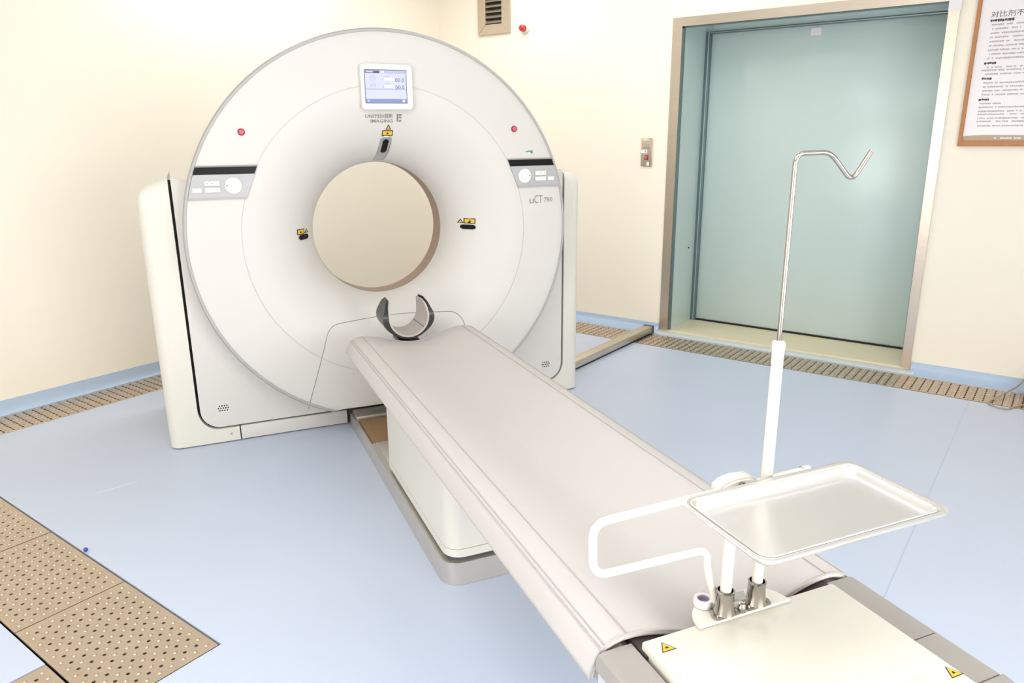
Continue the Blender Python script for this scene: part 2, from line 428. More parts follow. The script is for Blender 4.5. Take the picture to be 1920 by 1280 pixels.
for z, y in ((1.862, .52), (1.846, .545), (1.825, .53)): lineblocks(z, y, random.uniform(.3, .48), .010, 'ink_soft')
lineblocks(1.801, .536, .05, .014, 'ink', 1)
for k in range(4): lineblocks(1.777-k*.0215, .525, random.uniform(.3, .48), .010, 'ink_soft')
lineblocks(1.686, .536, .05, .014, 'ink', 1)
for k, z in enumerate((1.664, 1.643, 1.621, 1.604, 1.582, 1.564, 1.540)): lineblocks(z, .53, .1 if k == 0 else random.uniform(.35, .48), .010, 'ink_soft')
lineblocks(1.470, .43, .3, .011, 'tape_white')

# cable, brown box, duct, bead
tag(tube('power_cable', fillet([(5.285, -.02, .34), (5.275, .06, .10), (5.21, .095, .035), (4.90, .218, .006), (4.855, .215, .006), (4.81, .165, .006), (4.815, .115, .006), (4.90, .085, .006), (4.975, .03, .006), (4.985, -.10, .006), (4.985, -.3, .006)], .06, 6), .0045, 'wire', n=8, P=(4.9, .15, 0)),
    'thin beige cable looped on the trench cover beside the skirting', 'cable')
bx = thing('brown_box', (5.12, -.10, 0), 'W', 'reddish brown box by the skirting, cut off by the right picture edge', 'box')
box('body', 5.04, 5.19, -.30, .055, .004, .055, 'brown_red', bx, bev=.004); box('lid', 5.034, 5.196, -.306, .062, .055, .08, 'brown_red', bx, bev=.004)
du = thing('cable_duct', (4.55, 2.527, 0), 'W', 'low steel cable duct running over the floor from scanner to wall', 'duct')
box('cover', 4.0, 5.17, 2.489, 2.568, .012, .060, 'duct_steel', du, bev=.003)
box('foot', 4.0, 5.18, 2.494, 2.563, .0005, .012, 'black', du)
box('end_cap', 5.165, 5.20, 2.486, 2.571, .004, .062, 'rubber', du, bev=.004)
tag(lathe('blue_bead', [(0, .002), (.006, .003), (.0085, .009), (.006, .015), (0, .017)], (1.056, 2.829), 'blue', axis='z', n=14, P=(1.056, 2.829, 0)), 'tiny blue bead lying at the edge of the floor plate', 'bead')

# ------------------------------------------------------------------ scanner gantry (T frame: x across, y away, z up)
ga = thing('ct_gantry', (0, 3.87, 0), 'T', 'large white ring-shaped scanner gantry with display and bore', 'scanner')
GX, GZ, R0, YF, RS, RB = -.003, 1.034, .975, 3.730, .722, .352
FD = .325
def surf_y(x, z):
    r = math.hypot(x-GX, z-GZ)
    if r >= RS: return YF-.010+.010*min(1, (r-RS)/(R0-RS))**2
    s = min(1, (RS-r)/(RS-RB)); return YF-.010+FD*(1-math.sqrt(max(0, 1-s*s)))
prof = [(.955, 3.90), (.972, 3.80), (.972, YF+.014), (.966, YF+.004), (.958, YF)]
for i in range(1, 9): r = .958-(.958-RS)*i/8; prof.append((r, surf_y(GX+r, GZ)))
for i in range(1, 29):
    a = PI/2*i/28; prof.append((RS-(RS-RB)*math.sin(a), YF-.010+FD*(1-math.cos(a))))
YB0 = prof[-1][1]; YB1 = YB0+.128
lathe('front_shell', prof, (GX, GZ), 'white', ga, axis='y', n=180, zmin=.140, smooth=35)
lathe('trim_ring', [(.976, YF+.028), (.976, YF+.006), (.970, YF-.003), (.960, YF-.003), (.958, YF+.002)], (GX, GZ), 'trim_grey', ga, axis='y', n=180, zmin=.136, smooth=50)
lathe('seam_ring', [(RS+.0012, YF-.0095), (RS+.0012, YF-.0113), (RS-.0012, YF-.0113), (RS-.0012, YF-.009)], (GX, GZ), 'seam_light', ga, axis='y', n=140)
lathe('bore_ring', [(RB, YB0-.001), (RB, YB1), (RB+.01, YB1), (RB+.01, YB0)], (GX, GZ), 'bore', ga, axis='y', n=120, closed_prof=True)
lathe('bore_lip', [(RB+.0005, YB0-.004), (RB-.0015, YB0-.001), (RB+.0005, YB0+.001)], (GX, GZ), 'seam_grey', ga, axis='y', n=120)
rp = [(RB+.001, YB1)]
for i in range(1, 16):
    a = PI/2*i/15; rp.append((RB+.001+.30*math.sin(a), YB1+.42*(1-math.cos(a))))
rp += [(.94, 4.64), (.955, 4.60), (.955, 3.88)]
lathe('rear_shell', rp, (GX, GZ), 'white', ga, axis='y', n=128, zmin=.03)
# front cover around the ring, side covers, skirts
XL, XR = -1.003, 1.029
outer = [(XL, 1.342), (XL, .19)]
for i in range(1, 9): a = PI+PI/2*i/8; outer.append((XL+.095+.095*math.cos(a), .185+.097*math.sin(a)))
outer += [(-.5, .088), (0, .088), (.5, .088), (XR-.095, .088)]
for i in range(1, 9): a = 1.5*PI+PI/2*i/8; outer.append((XR-.095+.095*math.cos(a), .185+.097*math.sin(a)))
outer += [(XR, .6), (XR, 1.318)]
inner = []
a0, a1 = math.radians(18.2), math.radians(180-18.5)
n = len(outer)
for i in range(n):
    x, z = outer[i]; a = math.atan2(z-GZ, x-GX); inner.append((GX+.935*math.cos(a), max(.10, GZ+.935*math.sin(a))))
V = []; Fc = []
for y in (3.872, 3.96):
    for p in outer: V.append((p[0], y, p[1]))
    for p in inner: V.append((p[0], y, p[1]))
for i in range(n-1):
    Fc += [(i, i+1, n+i+1, n+i), (2*n+i, 3*n+i, 3*n+i+1, 2*n+i+1), (i, 2*n+i, 2*n+i+1, i+1)]
Fc += [(0, n, 3*n, 2*n), (n-1, 3*n-1, 4*n-1, 2*n-1)]
bm = bmesh.new(); me = pyd('front_cover', V, Fc); bm.from_mesh(me)
link('front_cover', bm_mesh(bm, 'front_cover'), 'white', ga, smooth=30)
def gap_frame():
    V = []; Fc = []
    for y in (3.93,):
        for (x, z) in outer:
            sx = -1 if x < 0 else 1
            zz = min(z, 1.328); V.append((x-.03*sx if abs(x) > .9 else x, y, zz+.03 if z < .3 else zz)); V.append((x+.013*sx if abs(x) > .9 else x, y, zz-.02 if z < .3 else zz))
    for i in range(len(outer)-1): Fc.append((2*i, 2*i+1, 2*i+3, 2*i+2))
    return pyd('gap_backing', V, Fc)
link('gap_backing', gap_frame(), 'black', ga)
def side_cover(s, xi, xo, zi, zo, xs):
    pts = [(xo, .006), (xo, zo), (xi, zi), (xi, .19)]
    for i in range(1, 9): a = PI/2*i/8; pts.append((xi+.098*(1-math.cos(a)) if s < 0 else xi-.098*(1-math.cos(a)), .19-.112*math.sin(a)))
    pts += [(xs, .078), (xs, .006)]
    bm = bmesh.new()
    A = [bm.verts.new((p[0], 3.870, p[1])) for p in pts]; B = [bm.verts.new((p[0], 4.60, p[1])) for p in pts]
    bm.faces.new(A); bm.faces.new(B[::-1]); n = len(pts)
    for i in range(n): bm.faces.new((A[i], B[i], B[(i+1) % n], A[(i+1) % n]))
    bm.edges.ensure_lookup_table()
    def edge(p, q): return next(e for e in bm.edges if set(e.verts) == {p, q})
    ed = [edge(A[0], A[1]), edge(A[1], A[2]), edge(A[1], B[1]), edge(B[0], B[1])]
    bmesh.ops.bevel(bm, geom=ed, offset=.055, segments=7, affect='EDGES', profile=.5)
    link('side_cover', bm_mesh(bm, 'side_cover'), 'side_white', ga, smooth=35)
side_cover(-1, -1.016, -1.160, 1.342, 1.285, -.826)
side_cover(1, 1.041, 1.150, 1.320, 1.288, .826)
box('skirt_panel', -.820, -.272, 3.872, 3.90, .006, .078, 'white', ga, bev=.002)
box('skirt_panel', .272, .820, 3.872, 3.90, .006, .078, 'white', ga, bev=.002)
box('base_frame', -1.10, 1.10, 3.895, 4.55, .002, .10, 'rubber', ga)
lathe('screw', [(0, 3.8685), (.006, 3.8685), (.006, 3.871)], (-.868, .045), 'trim_grey', ga, axis='y', n=12)
# seam of the lower service panel, laid in the funnel surface
def seam_path(pts, step=.012):
    out = []
    for (a, b) in zip(pts[:-1], pts[1:]):
        k = max(1, int(math.dist(a, b)/step))
        for i in range(k):
            t = i/k; out.append((a[0]+(b[0]-a[0])*t, a[1]+(b[1]-a[1])*t))
    out.append(pts[-1])
    return [(x, surf_y(x, z)-.0002, z) for x, z in out]
pl = fillet([(-.492, .168, 0), (-.352, .592, 0), (.345, .598, 0), (.492, .168, 0)], .06, 8)
tube('panel_seam', seam_path([(p.x, p.y) for p in pl]), .0019, 'seam_grey', ga, n=6)
# display
disp = prism('display_bezel', rrect(-.126, .123, 1.640, 1.845, .014), 'y', YF-.036, YF-.004, 'white_gloss', ga, bev=.006, seg=3)
YD = YF-.0365
box('screen_surround', -.109, .095, YD-.0008, YD+.002, 1.667, 1.820, 'screen_dark', disp)
scr = box('screen', -.106, .092, YD-.0012, YD+.001, 1.670, 1.817, 'screen', disp)
def sb(nm, x0, x1, z0, z1, m, d=.0018): box(nm, x0, x1, YD-d, YD+.0005, z0, z1, m, scr)
sb('tab', -.104, -.036, 1.803, 1.815, 'screen_dark'); sb('bar', -.034, .090, 1.803, 1.815, 'screen_mid')
sb('tab_print', -.099, -.066, 1.807, 1.811, 'screen_white', .002); sb('bar_print', -.028, -.014, 1.805, 1.813, 'screen_white', .002)
sb('bar', -.104, .090, 1.728, 1.735, 'screen_mid'); sb('bar', -.106, .092, 1.670, 1.688, 'screen_bar')
sb('readout', -.014, .032, 1.771, 1.782, 'screen_white'); sb('readout', -.014, .032, 1.739, 1.750, 'screen_white')
sb('readout_print', -.012, .014, 1.787, 1.791, 'screen_mid'); sb('readout_print', -.012, .014, 1.755, 1.759, 'screen_mid')
sb('icon', -.024, -.018, 1.772, 1.779, 'screen_mid'); sb('icon', -.024, -.018, 1.740, 1.747, 'screen_mid')
sb('icon', -.100, -.090, 1.674, 1.684, 'screen_mid', .0021); sb('icon', .072, .082, 1.674, 1.684, 'screen_white', .0021)
for z in (1.765, 1.733): text('digits', '00.0', .025, lambda a, b, z=z: Vector((.038+a, YD-.002, z+b)), 'screen_dark', scr, width=.044)
for k, r in enumerate((.015, .009)):
    lathe('icon_ring', [(r, YD-.0016), (r-.0022, YD-.0019), (r-.0022, YD-.0012)], (-.069, 1.779), 'screen_mid', scr, axis='y', n=20)
for dx in (-.010, 0, .010): sb('icon', -.069+dx-.0025, -.069+dx+.0025, 1.741, 1.757, 'screen_mid')
# company lettering, model lettering
onf = lambda x0, z0: (lambda a, b: Vector((x0+a, surf_y(x0+a, z0+b)-.0012, z0+b)))
text('lettering', 'UNITED', .0215, onf(-.106, 1.602), 'logo', ga, bold=True, width=.093)
text('lettering', '联影', .0215, onf(-.010, 1.602), 'logo', ga, bold=True, width=.042)
text('lettering', 'IMAGING', .0215, onf(-.079, 1.580), 'logo', ga, bold=True, width=.111)
def on_front(co, d):     # prism drawn at y = 0..1 -> wrapped on the front surface
    return Vector((co.x, surf_y(co.x, co.z)-d*(1-co.y), co.z))
def decal(nm, pts, m, d=.002, parent=None, th=1):
    return prism(nm, pts, 'y', 0, 1.6, m, parent or ga, fn=lambda c: on_front(c, d))
for (x0, x1, z0, z1) in ((.052, .060, 1.585, 1.620), (.063, .0755, 1.611, 1.619), (.063, .0755, 1.600, 1.607), (.063, .0755, 1.584, 1.592)):
    decal('emblem', [(x0, z0), (x1, z0), (x1, z1), (x0, z1)], 'logo')
text('lettering', 'u', .052, onf(.750, 1.158), 'logo', ga, width=.026)
text('lettering', 'CT', .062, onf(.781, 1.158), 'logo', ga, width=.050)
text('lettering', '780', .034, onf(.840, 1.163), 'logo', ga, width=.052)
# control panels
def control(s):
    def X(v): return v if s > 0 else -v
    top, bot, mid = 1.394, 1.246, 1.356
    xin_t, xin_b = .624, .686
    rr = .958; ext = lambda z: math.sqrt(rr*rr-(z-GZ)**2)+ (GX if s > 0 else -GX)
    lerp = lambda z: xin_t+(xin_b-xin_t)*(top-z)/(top-bot)
    def quad(z0, z1, inset=0):
        pts = [(lerp(z1)+inset, z1), (lerp(z0)+inset, z0)]
        pts += [(ext(z0+(z1-z0)*i/4)-inset*0, z0+(z1-z0)*i/4) for i in range(5)]
        return [(X(x), z) for x, z in pts]
    pan = decal('control_panel', quad(bot, top), 'panel_grey', d=.008)
    decal('display_strip', quad(mid, top-.001, .001), 'black_gloss', d=.0092, parent=pan)
    decal('strip_edge', quad(top-.005, top, .001), 'seam_grey', d=.0097, parent=pan)
    decal('bottom_lip', quad(bot, bot+.008, .0), 'trim_grey', d=.0095, parent=pan)
    dx = .738 if s < 0 else .724; dz = 1.305
    d1 = decal('dial', circle(X(dx), dz, .0385, 28), 'seam_light', d=.0088, parent=pan)
    decal('dial_face', circle(X(dx), dz, .0362, 28), 'key', d=.0105, parent=d1)
    decal('dial_groove', circle(X(dx), dz, .0185, 20), 'seam_light', d=.0108, parent=d1)
    decal('dial_hub', circle(X(dx), dz, .0170, 20), 'key', d=.012, parent=d1)
    decal('dial_mark', circle(X(dx+.0285), dz, .0038, 8), 'key_mark', d=.0112, parent=d1)
    base = .797 if s < 0 else .787
    for j, (zc, cnt) in enumerate(((1.317, 3), (1.288, 3))):
        w = .020
        for k in range(cnt):
            x0 = base+k*(w+.0012)
            decal('key_button', [(X(x0), zc-.010), (X(x0+w), zc-.010), (X(x0+w), zc+.010), (X(x0), zc+.010)], 'key', d=.0105, parent=pan)
            if (j, k) in ((0, 1), (0, 2)):
                decal('key_mark', circle(X(x0+w/2), zc, .0028, 8), 'key_mark', d=.0112, parent=pan)
        decal('key_surround', [(X(base-.0025), zc-.0125), (X(base+.066), zc-.0125), (X(base+.066), zc+.0125), (X(base-.0025), zc+.0125)], 'seam_light', d=.0087, parent=pan)
    x0 = .876 if s < 0 else .862
    for k in range(2):
        a = x0+k*.0192
        decal('key_button', [(X(a), 1.279), (X(a+.018), 1.279), (X(a+.018), 1.297), (X(a), 1.297)], 'key', d=.0105, parent=pan)
    decal('key_surround', [(X(x0-.0025), 1.2765), (X(x0+.040), 1.2765), (X(x0+.040), 1.2995), (X(x0-.0025), 1.2995)], 'seam_light', d=.0087, parent=pan)
control(-1); control(1)
# emergency stop buttons
for x, z in ((-.680, 1.541), (.667, 1.545)):
    y = surf_y(x, z)
    b = lathe('stop_button', [(.0155, y+.002), (.0155, y-.006), (.0125, y-.008), (.0125, y-.006)], (x, z), 'red_ring', ga, axis='y', n=24)
    lathe('button_cap', [(.0122, y-.004), (.0122, y-.010), (.009, y-.013), (0, y-.0135)], (x, z), 'red_button', b, axis='y', n=24)
decal('green_sticker', [(.733, 1.432), (.775, 1.436), (.775, 1.420), (.762, 1.419), (.762, 1.427), (.733, 1.426)], 'green')
decal('paper_sticker', [(.744, 1.426), (.761, 1.427), (.761, 1.413), (.750, 1.413)], 'tape_white', d=.0014)
# laser windows and warning stickers on the funnel
def sticker(x, z, w, h):
    s = decal('warning_sticker', [(x-w/2, z-h/2), (x, z-h/2), (x+w/2, z-h/2), (x+w/2, z+h/2), (x, z+h/2), (x-w/2, z+h/2)], 'label_black', d=.002)
    decal('sticker_field', [(x-w/2+.004, z-h/2+.004), (x+w/2-.004, z-h/2+.004), (x+w/2-.004, z+h/2-.004), (x-w/2+.004, z+h/2-.004)], 'yellow', d=.0032, parent=s)
    decal('sticker_print', [(x-.006, z-.005), (x+.006, z-.005), (x, z+.006)], 'label_black', d=.0040, parent=s)
def tri(x, z, r, parent=None, m1='label_black', m2='yellow'):
    s = decal('hazard_triangle', [(x-r, z-r*.8), (x+r, z-r*.8), (x, z+r)], m1, d=.002)
    decal('triangle_field', [(x-r*.55, z-r*.55), (x+r*.55, z-r*.55), (x, z+r*.5)], m2, d=.003, parent=s)
sticker(.011, 1.530, .054, .027); tri(.0135, 1.558, .014)
sticker(-.441, 1.062, .040, .028); tri(-.408, 1.062, .012)
sticker(.446, 1.070, .050, .028); tri(.408, 1.068, .013)
decal('laser_window', rrect(-.452, -.398, 1.022, 1.047, .012), 'black_gloss', d=.008)
decal('laser_window', rrect(.406, .470, 1.026, 1.050, .012), 'black_gloss', d=.009)
def strip(x0, x1, z0, z1, d, nm, m, rad=0, parent=None):
    V = []; Fc = []; N = 14; K = 6
    for k in range(K+1):
        for i in range(N+1):
            t = i/N; z = z1+(z0-z1)*t
            hw = (x1-x0)/2
            if rad:
                e = min(z-z0, z1-z)
                if e < rad: hw = hw-rad+math.sqrt(max(0, rad*rad-(rad-e)**2))
            elif z1-z < .02: hw = hw-.02+math.sqrt(max(0, .02**2-(.02-(z1-z))**2))
            x = (x0+x1)/2+(k/K*2-1)*hw
            x += -.012*t*t if not rad else -.004*t
            V.append((x, surf_y(x, z)-d, z))
    for k in range(K):
        for i in range(N): Fc.append((k*(N+1)+i, k*(N+1)+i+1, (k+1)*(N+1)+i+1, (k+1)*(N+1)+i))
    me = pyd(nm, V, Fc); o = link(nm, me, m, parent or ga, smooth=60)
    md = o.modifiers.new('t', 'SOLIDIFY'); md.thickness = .003; md.offset = 1 if nm == 'x' else -1
    return o
st = strip(-.022, .037, 1.387, 1.516, .004, 'laser_housing', 'silver')
strip(-.006, .023, 1.432, 1.500, .0062, 'laser_window', 'black_gloss', rad=.0135, parent=st)
# small loudspeaker grilles
for gx_, gz_ in ((-.893, .188), (.926, .184)):
    for j in range(3):
        cnt = 5 if j == 1 else 4
        for k in range(cnt):
            x = gx_+(k-(cnt-1)/2)*.0118; z = gz_+(j-1)*.0125
            lathe('speaker_hole', [(0, 3.8705), (.0036, 3.8705), (.0036, 3.8735)], (x, z), 'black', ga, axis='y', n=8)

# ------------------------------------------------------------------ patient table (T frame)
tb = thing('patient_table', (0, 2.6, 0), 'T', 'low grey patient table on a white pedestal in front of the gantry', 'patient table')
# steel plinth with rear tray
pp = [(-.262, 3.34)]+[(p[0], p[1]) for p in [( -.262, 2.25)]]
for i in range(1, 8): a = PI+PI/2*i/8; pp.append((-.262+.07+.07*math.cos(a), 2.255+.07*math.sin(a)))
pp += [(-.192, 2.185), (.192, 2.185)]
for i in range(1, 8): a = 1.5*PI+PI/2*i/8; pp.append((.262-.07+.07*math.cos(a), 2.255+.07*math.sin(a)))
pp += [(.262, 2.25), (.262, 3.34)]
pli = prism('plinth', pp, 'z', .001, .088, 'base_steel', tb)
box('rear_tray', -.262, .262, 3.343, 3.84, .001, .056, 'base_steel', tb, bev=.002)
box('tray_wall', -.262, -.246, 3.343, 3.84, .056, .070, 'base_steel', tb, bev=.003); box('tray_wall', .246, .262, 3.343, 3.84, .056, .070, 'base_steel', tb, bev=.003)
box('tray_wall', -.246, .246, 3.735, 3.86, .056, .082, 'base_steel', tb, bev=.003)
box('filler_board', -.238, .238, 3.36, 3.725, .056, .068, 'board', tb, bev=.002)
box('plinth_cap', -.236, .236, 3.04, 3.335, .088, .094, 'base_steel', tb, bev=.002)
box('plinth_gap', -.236, .236, 2.215, 3.02, .086, .104, 'rubber', tb)
def plan(xh, y0, y1, r):
    out = []
    for cx, cy, a in ((xh-r, y0+r, 270), (xh-.01, y1-.01, 0), (-xh+.01, y1-.01, 90), (-xh+r, y0+r, 180)):
        rr = r if a in (270, 180) else .01
        for i in range(7):
            t = math.radians(a+90*i/6); out.append((cx+rr*math.cos(t), cy+rr*math.sin(t)))
    return out
prism('pedestal', plan(.246, 2.196, 3.03, .055), 'z', .135, .505, 'side_white', tb)
prism('pedestal_foot', plan(.247, 2.194, 3.03, .056), 'z', .103, .1335, 'side_white', tb, bev=.003)
# carriage rails, end cover, side panels
def rail(s):
    pts = [(.243, .545), (.243, .583), (.247, .587), (.308, .587), (.318, .583), (.323, .573), (.323, .552), (.316, .546), (.316, .520), (.312, .500), (.243, .500)]
    pts = [(s*x, z) for x, z in pts]
    o = prism('side_rail', pts, 'y', .828, 1.036, 'rail', tb)
    slim = [(.243, .515), (.243, .572), (.262, .582), (.280, .578), (.292, .572), (.300, .562), (.303, .545), (.303, .50), (.243, .50)]
    prism('side_rail', [(s*x, z) for x, z in slim], 'y', 1.036, 3.40, 'rail', tb)
    prism('rail_end', [(s*.2435, .5)]+pts[1:10]+[(s*.2435, .5)][:0], 'y', .7005, .825, 'rail', tb)
    box('rail_stripe', min(s*.3165, s*.3175), max(s*.3165, s*.3175), .83, 1.035, .522, .545, 'rail_side', o)
rail(-1); rail(1)
box('carriage', -.245, .245, .62, 3.35, .46, .515, 'rail_side', tb, bev=.01)
prism('end_cap', [(.223+.1*math.cos(a), .70+.1*math.sin(a)) for a in [-PI/2*i/8 for i in range(9)]]+[(-.223+.1*math.cos(a), .70+.1*math.sin(a)) for a in [-PI/2-PI/2*i/8 for i in range(9)]], 'z', .587, .50, 'rail', tb, bev=.003, seg=2)
ec = box('end_cover', -.237, .237, .605, 1.016, .56, .602, 'cream', tb, bev=.004)
lathe('hand_recess', [(0, .6025), (.062, .6025), (.072, .6022), (.076, .6018)], (.145, .672), 'cream', ec, axis='z', n=32)
def floor_tri(pts):
    cx = sum(p[0] for p in pts)/3; cy = sum(p[1] for p in pts)/3
    s = prism('hazard_triangle', pts, 'z', .602, .6026, 'label_black', ec)
    q = [(cx+(p[0]-cx)*.82, cy+(p[1]-cy)*.82) for p in pts]
    prism('triangle_field', q, 'z', .6026, .603, 'yellow', s)
    q = [(cx+(p[0]-cx)*.3, cy+(p[1]-cy)*.22) for p in pts]
    prism('triangle_print', q, 'z', .603, .6033, 'label_black', s)
floor_tri([(-.204, .999), (-.219, .973), (-.188, .973)]); floor_tri([(.222, .740), (.207, .714), (.236, .714)])
# concave cradle and padded mat
def dip(x):
    t = min(1, abs(x)/.25); return .546+.054*(t*t*(3-2*t))
def sheetm(xs, fz, y0, y1, th, ny=2, name='sheet'):
    V = []; Fc = []; n = len(xs)
    for side in (0, 1):
        for j in range(ny+1):
            for x in xs: V.append((x, y0+(y1-y0)*j/ny, fz(x)-side*th))
    S = n*(ny+1)
    for j in range(ny):
        for i in range(n-1):
            a = j*n+i; Fc.append((a, a+1, a+n+1, a+n)); Fc.append((S+a, S+a+n, S+a+n+1, S+a+1))
    for j in range(ny): a = j*n; Fc.append((a, a+n, S+a+n, S+a)); a = j*n+n-1; Fc.append((a, S+a, S+a+n, a+n))
    for i in range(n-1): Fc.append((i, S+i, S+i+1, i+1)); a = ny*n+i; Fc.append((a, a+1, S+a+1, S+a))
    bm = bmesh.new(); me = pyd(name, V, Fc); bm.from_mesh(me); return bm_mesh(bm, name)
xsC = [-.242+.484*i/32 for i in range(33)]
link('cradle', sheetm(xsC, lambda x: dip(x)-.0125, .99, 3.43, .02), 'cradle', tb, smooth=40)
def pad_path():
    pts = []
    for i in range(49): x = -.25+.5*i/48; pts.append((x, dip(x)+.002))
    right = [(.262, .602), (.280, .5985), (.298, .592), (.309, .584), (.317, .572), (.324, .556), (.330, .538), (.3315, .530)]
    left = [(-x, z) for x, z in right[::-1]]
    return left+pts+right
def pad_mesh(path, th, y0, y1):
    n = len(path); nor = []
    for i in range(n):
        a = Vector(path[max(i-1, 0)]); b = Vector(path[min(i+1, n-1)]); t = (b-a).normalized(); nor.append(Vector((-t.y, t.x)))
    rows = [(y0, .35), (y0+.002, .75), (y0+.006, 1.0), (y1-.006, 1.0), (y1-.002, .75), (y1, .35)]
    rows[3:3] = [(y0+(y1-y0)*k/12, 1.0) for k in range(1, 12)]
    V = []; Fc = []
    for y, f in rows:
        for i in range(n): p = Vector(path[i])-nor[i]*th*(1-f)*.5; V.append((p.x, y, p.y))
        for i in range(n): p = Vector(path[i])-nor[i]*th*(1+f)*.5; V.append((p.x, y, p.y))
    m = 2*n
    for j in range(len(rows)-1):
        for i in range(n-1):
            a = j*m+i; Fc.append((a, a+1, a+m+1, a+m)); a = j*m+n+i; Fc.append((a, a+m, a+m+1, a+1))
        a = j*m; Fc.append((a, a+m, a+m+n, a+n)); a = j*m+n-1; Fc.append((a, a+n, a+m+n, a+m))
    for j in (0, len(rows)-1):
        for i in range(n-1): a = j*m+i; Fc.append((a, a+n, a+n+1, a+1))
    bm = bmesh.new(); me = pyd('pad', V, Fc); bm.from_mesh(me); return bm_mesh(bm, 'pad')
PY0, PY1 = 1.043, 3.435
pd = thing('table_mat', (0, 2.3, .53), 'T', 'grey padded vinyl mat draped over the patient table', 'mat')
link('pad', pad_mesh(pad_path(), .013, PY0, PY1), 'pad', pd, smooth=50)
for s in (-1, 1):
    tube('stitch_seam', [(s*.250, PY0+.003, .6025), (s*.250, PY1-.003, .6025)], .0017, 'stitch', pd, n=6)
    tube('stitch_seam', [(s*.2995, PY0+.003, .5918), (s*.2995, PY1-.003, .5918)], .0013, 'stitch', pd, n=6)
    tube('piping', [(s*.308, PY0+.001, .5855), (s*.308, PY1-.001, .5855)], .0022, 'pad_flap', pd, n=6)
    tube('edge_piping', [(s*.3305, PY0, .5305), (s*.3305, PY1, .5305)], .0028, 'pad_flap', pd, n=6)
pe = pad_path()
for yy in (PY0+.002, PY1-.002): tube('edge_piping', [(x, yy, z-.001) for x, z in pe], .0028, 'pad_flap', pd, n=6)

# headrest
hr = thing('headrest', (-.01, 3.50, .56), 'T', 'black headrest cradle with grey liner at the gantry end of the table', 'headrest')
HX, HZ, HR = -.012, .668, .100
def cup(rin, th, arm, yn, yf, name, bulge=0, sweep=.055):
    """U-shaped cup: half circle of radius rin below HZ, then upright arms of height arm whose tips sweep back"""
    path = []
    NA, NS = 20, 7
    for i in range(NS): path.append((-1, arm*(1-i/NS)))
    for i in range(NA+1): path.append((None, -90+180*i/NA))
    for i in range(1, NS+1): path.append((1, arm*i/NS))
    V = []; Fc = []; K = 5; N = len(path)-1
    for side in (0, 1):
        for sd, q in path:
            if sd is None:
                a = math.radians(q); h = -math.cos(a); nx, nz = math.sin(a), -math.cos(a); bx, bz = HX, HZ
                f = 0; m = rin; hh = abs(math.degrees(a))
            else:
                nx, nz = sd, 0.12; f = q/arm; bx, bz = HX-sd*.012*f*f, HZ+q; m = rin; hh = 90+f*60
            t = th+bulge*math.exp(-((hh-82)/30)**2)
            if f > .7: t *= 1-.6*((f-.7)/.3)
            e = max(0, f)
            y0 = yn+sweep*e**1.6+(.008 if e > .99 else 0); y1 = yf-.045*e**2-(.008 if e > .99 else 0)
            for k in range(K+1):
                y = y0+(y1-y0)*k/K; r = m+(t if side else 0)
                V.append((bx+r*nx*(1-.05*k/K), y, bz+(r*nz if sd is None else (t*nz if side else 0))))
    S = (N+1)*(K+1); m = K+1
    for i in range(N):
        for k in range(K):
            a = i*m+k; Fc.append((a, a+1, a+m+1, a+m)); Fc.append((S+a, S+a+m, S+a+m+1, S+a+1))
        a = i*m; Fc.append((a, a+m, S+a+m, S+a)); a = i*m+K; Fc.append((a, S+a, S+a+m, a+m))
    for i in (0, N):
        for k in range(K): a = i*m+k; Fc.append((a, a+1, S+a+1, S+a))
    bm = bmesh.new(); me = pyd(name, V, Fc); bm.from_mesh(me); return bm_mesh(bm, name)
link('shell', cup(HR, .012, .082, 3.452, 3.625, 'shell', bulge=.018), 'carbon', hr, smooth=45)
link('liner', cup(HR-.008, .009, .074, 3.446, 3.632, 'liner'), 'liner', hr, smooth=45)
for a in (-52, 52):
    t = math.radians(a); r = HR-.0085
    tube('liner_seam', [(HX+r*math.sin(t), 3.447, HZ-r*math.cos(t)), (HX+r*math.sin(t)*.95, 3.63, HZ-r*math.cos(t))], .0016, 'rubber', hr, n=6)
box('mount', HX-.05, HX+.05, 3.44, 3.60, .530, .553, 'carbon', hr, bev=.006)

# ------------------------------------------------------------------ tray stand, tray, drip pole, tape roll (T frame)
rk = thing('tray_stand', (-.01, 1.03, .602), 'T', 'white bent tube stand with chrome sockets on the table end', 'stand')
bp = [(-.118, .998), (.104, .998), (.096, 1.030), (.082, 1.050), (.060, 1.062)]+[(-.050+.068*math.cos(a), 1.002+.064*math.sin(a)) for a in [PI/2+PI/2*i/7 for i in range(7)]]
prism('base_plate', bp, 'z', .6025, .611, 'cream', rk, bev=.003)
def socket(x, y):
    s = prism('socket_flange', [(x-.026, y-.016), (x+.026, y-.016), (x+.030, y-.004), (x+.022, y+.018), (x-.022, y+.018), (x-.030, y-.004)], 'z', .611, .618, 'chrome', rk, bev=.002)
    lathe('socket', [(.0225, .617), (.0185, .632), (.0172, .660), (.0185, .664), (.0150, .666), (.0145, .640)], (x, y), 'chrome', s, axis='z', n=24)
SX1, SX2, SY = -.050, .0275, 1.012
socket(SX1, SY); socket(SX2, SY)
prism('clip', [(-.030, 1.020), (.004, 1.014), (.008, 1.026), (-.026, 1.034)], 'z', .622, .626, 'silver', rk, fn=lambda c: Vector((c.x, c.y, c.z+.5*(c.y-1.014)+.2*(c.x+.03))))
lathe('wing_knob', [(0, .611), (.009, .611), (.009, .622), (.006, .628), (0, .629)], (-.012, 1.006), 'chrome', rk, axis='z', n=14)
tube('post', [(SX1, SY, .640), (SX1+.002, SY, .882)], .0112, 'enamel', rk, n=16)
YL = 1.036
